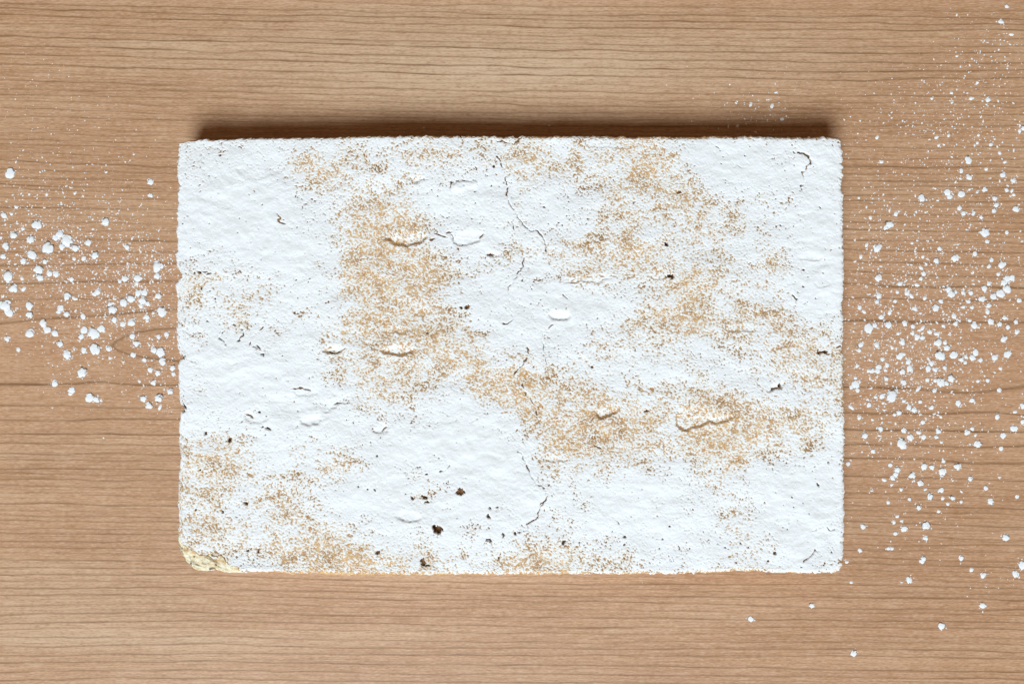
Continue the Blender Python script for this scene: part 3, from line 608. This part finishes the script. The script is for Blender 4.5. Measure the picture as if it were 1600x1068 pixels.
NAMED = {  # clumps one can single out
 (1334,1020): 'lone round sugar clump on bare wood, lowest of all the clumps',
 (1471,977): 'lone round sugar clump on bare wood, second lowest on the right',
 (1535,945): 'knobbly sugar clump on bare wood near the lower right corner of the table',
 (1173,966): 'small sugar clump alone on the wood below the lower edge of the cake',
 (1268,945): 'sugar clump alone on the wood just below the lower right part of the cake',
 (16,271): 'oval sugar clump, topmost of the larger clumps left of the cake',
 (235,284): 'round sugar clump close to the upper left cake side, above a smaller one',
 (235,305): 'smaller of two clumps close to the upper left cake side',
 (165,346): 'ragged sugar clump lying apart in the dust between the left table edge and the cake',
 (246,416): 'large ragged sugar clump lying beside the crack in the left side of the cake',
 (129,581): 'large round sugar clump at the lower end of the left spill',
 (86,599): 'single sugar clump on a dark grain line at the lower left of the left spill',
 (1408,692): 'biggest round sugar clump of the right spill, low down on the wood',
 (1528,693): 'large round sugar clump alone on the wood in the lower part of the right spill',
 (1544,156): 'largest sugar clump high up at the right, above the level of the cake',
 (1564,34): 'round sugar clump nearest the upper right corner of the table, under a smaller one',
 (1572,839): 'round sugar clump standing alone far right, level with the lower part of the cake',
 (1539,363): 'large round sugar clump at the right with a smaller one just below it',
 (1371,387): 'wide sugar clump close to the right side of the cake, left of large neighbours',
 (1440,309): 'round sugar clump standing alone a little right of the upper half of the cake',
 (1413,825): 'oval clump in a ring of small ones beside the lower right of the cake',
 (1447,820): 'round sugar clump ringed with fine dust, right of the lower right side of the cake',
 (1348,822): 'small flat sugar clump nearest the lower right side of the cake',
 (1598,882): 'clump at the right picture edge, low down, above another one',
 (1420,905): 'clump with a tiny one beside it, right of the lower right cake corner'}
def place_clumps():
    r = random.Random(5)
    allc = [(c, 'left') for c in LEFT_CLUMPS] + [(c, 'right') for c in RIGHT_CLUMPS] + [(c, 'top') for c in TOP_CLUMPS]
    allc.sort(key=lambda c: -(c[0][2] + (5 if c[0][:2] in NAMED else 0)))
    rest = allc[300:]; made = []
    for (x, y, rad), side in allc[:300]:
        me = r.choice(LOBED) if rad > 3.4 and r.random() < 0.7 else r.choice(LUMPS)
        o = bpy.data.objects.new('sugar_clump', me); COL.objects.link(o)
        wx, wy = tab(x, y); o.location = (wx, wy, 0)
        s = rad*S*(1.10 if side == 'left' else 1.03)*(0.86 if me in LOBED else 0.98)
        o.scale = (s*r.uniform(.92, 1.14), s*r.uniform(.86, 1.05), s*r.uniform(.7, .95)); o.rotation_euler = (0, 0, r.uniform(0, 6.28))
        o['category'] = 'sugar clump'
        o['group'] = {'left': 'sugar clumps spilled left of the cake', 'right': 'sugar clumps spilled right of the cake', 'top': 'sugar clumps above the cake'}[side]
        made.append((o, x, y, rad, side))
    zones = {}
    for t in made:
        o, x, y, rad, side = t
        if (x, y) in NAMED: o['label'] = NAMED[(x, y)]; continue
        if side == 'top': zones.setdefault('in or near the shadow above the cake', []).append(t); continue
        near = 'beside' if (x > 185 if side == 'left' else x < 1410) else 'farther from'
        if side == 'right' and x > 1505: near = 'far from'
        lev = ((300, 'near its upper end'), (400, 'in its upper third'), (470, 'just above its middle'), (540, 'just below its middle'), (610, 'in its lower half'), (700, 'in its lower third'), (2000, 'near its lower end'))
        zone = next(n for c, n in lev if y < c)
        zones.setdefault(f'{near} the {side} side of the cake, {zone}', []).append(t)
    for z, ts in zones.items():
        left = list(ts); used = set()
        for word, key in (('biggest', lambda t: -t[3]), ('topmost', lambda t: t[2]), ('lowest', lambda t: -t[2]), ('leftmost', lambda t: t[1]), ('rightmost', lambda t: -t[1]), ('smallest', lambda t: t[3])):
            o = sorted(ts, key=key)
            if len(o) > 1 and key(o[1]) - key(o[0]) < 0.15: continue
            if id(o[0][0]) in used: continue
            used.add(id(o[0][0])); o[0][0]['label'] = f'{word} clump {z}'
        for t in ts:
            if id(t[0]) not in used: t[0]['label'] = ('large' if t[3] > 5.2 else 'mid sized' if t[3] > 3.7 else 'small') + f' clump {z}'
    return rest
REST = place_clumps()

def build_dust():
    r = np.random.default_rng(21)
    pts = [(x, y, rad) for (x, y, rad), _ in REST]
    def cloud(n, cx, cy, sx, sy, a, rmin, rmax, pw=3.0):
        c, s = math.cos(a), math.sin(a)
        u, v = r.standard_normal(n)*sx, r.standard_normal(n)*sy
        x, y = cx + u*c - v*s, cy + u*s + v*c
        rad = rmin + (rmax-rmin)*r.random(n)**pw
        pts.extend(zip(x, y, rad))
    cloud(1700, 90, 410, 95, 60, 0.25, .35, 1.5); cloud(1200, 200, 470, 60, 60, 0.2, .35, 1.5); cloud(420, 90, 290, 100, 45, 0, .3, 1.3); cloud(380, 150, 350, 100, 40, .2, .3, 1.3)
    cloud(260, 235, 415, 28, 28, 0, .4, 1.4); cloud(160, 60, 380, 40, 40, 0, .4, 1.6); cloud(170, 80, 165, 70, 40, .3, .3, 1.0)
    cloud(240, 255, 560, 22, 50, 0, .4, 1.5); cloud(220, 140, 570, 60, 40, 0, .3, 1.1)
    cloud(2000, 1440, 470, 85, 80, 0, .35, 1.6); cloud(1300, 1400, 590, 60, 60, 0, .35, 1.6); cloud(900, 1500, 330, 70, 80, 0, .35, 1.5); cloud(420, 1520, 190, 60, 60, 0, .35, 1.6)
    cloud(300, 1430, 180, 50, 40, 0, .3, 1.2); cloud(260, 1540, 90, 40, 50, 0, .3, 1.4); cloud(450, 1370, 400, 35, 80, 0, .35, 1.4); cloud(420, 1430, 720, 60, 50, 0, .3, 1.3)
    cloud(300, 1540, 560, 50, 110, 0, .3, 1.3); cloud(90, 1440, 830, 40, 30, 0, .3, 1.0); cloud(110, 1185, 175, 38, 22, 0, .3, 1.5); cloud(90, 1190, 140, 60, 25, 0, .3, .9); cloud(60, 1570, 900, 40, 20, 0, .3, 1.0); cloud(60, 1400, 200, 90, 30, 0, .4, 1.5)
    for (x, y, rad), _ in [(c, 0) for c in LEFT_CLUMPS + RIGHT_CLUMPS]:
        n = int(r.integers(2, 9)) if rad > 3.5 else int(r.integers(0, 4))
        a = r.random(n)*6.283; d = rad*(0.95 + 1.1*r.random(n)**1.6)
        pts.extend(zip(x + d*np.cos(a), y + d*np.sin(a), 0.35 + 0.9*r.random(n)**2*(rad/5)))
    p = np.array(pts)
    ok = ~((p[:, 0] > 288) & (p[:, 0] < 1308) & (p[:, 1] > 226) & (p[:, 1] < 888)) & (p[:, 0] > -60) & (p[:, 0] < 1660) & (p[:, 1] > -40) & (p[:, 1] < 1100)
    p = p[ok]; n = len(p)
    a0 = r.random(n)*6.283; st = np.clip(1 + 0.45*r.standard_normal(n), .5, 2.2)
    V = np.zeros((n, 7, 3))
    for k in range(6):
        a = k*math.pi/3; rr = p[:, 2]*(0.8+0.4*r.random(n))
        u, v = rr*np.cos(a)*st, rr*np.sin(a)
        V[:, k, 0] = p[:, 0] + u*np.cos(a0) - v*np.sin(a0); V[:, k, 1] = p[:, 1] + u*np.sin(a0) + v*np.cos(a0)
    V[:, 6, 0] = p[:, 0]; V[:, 6, 1] = p[:, 1]; V[:, 6, 2] = p[:, 2]*0.9
    V[..., 0] = (V[..., 0]-800)*S; V[..., 1] = -(V[..., 1]-534)*S; V[..., 2] *= S
    V[:, :6, 2] = 0.00001
    base = np.arange(n)[:, None]*7
    T = np.concatenate([np.stack([base[:, 0]+k, base[:, 0]+6, base[:, 0]+(k+1) % 6], -1) for k in range(6)])   # y was flipped, so this faces up
    o = build('sugar_dust', V.reshape(-1, 3), None, LOOSE, tris=T)
    o['kind'] = 'stuff'; o['label'] = 'fine white icing sugar dust sprinkled over the wood either side of the cake'; o['category'] = 'sugar dust'
build_dust()

def crumb(x, y, rad, label, mat=CRUMB):
    me = lump_mesh('cake_crumb', int(x), 2); me.materials.clear(); me.materials.append(mat)
    o = bpy.data.objects.new('cake_crumb', me); COL.objects.link(o)
    wx, wy = tab(x, y); o.location = (wx, wy, 0); o.scale = (rad*S, rad*S*.9, rad*S)
    o['label'] = label; o['category'] = 'crumb'; o['group'] = 'cake crumbs on the wood'
crumb(662.5, 199.5, 2.4, 'tiny golden cake crumb in the shadow above the cake, left of its middle')
crumb(858, 196, 2.8, 'tiny pale cake crumb in the shadow above the cake, right of its middle')
crumb(1004, 909, 1.4, 'tiny orange crumb on the wood just below the lower edge of the cake')
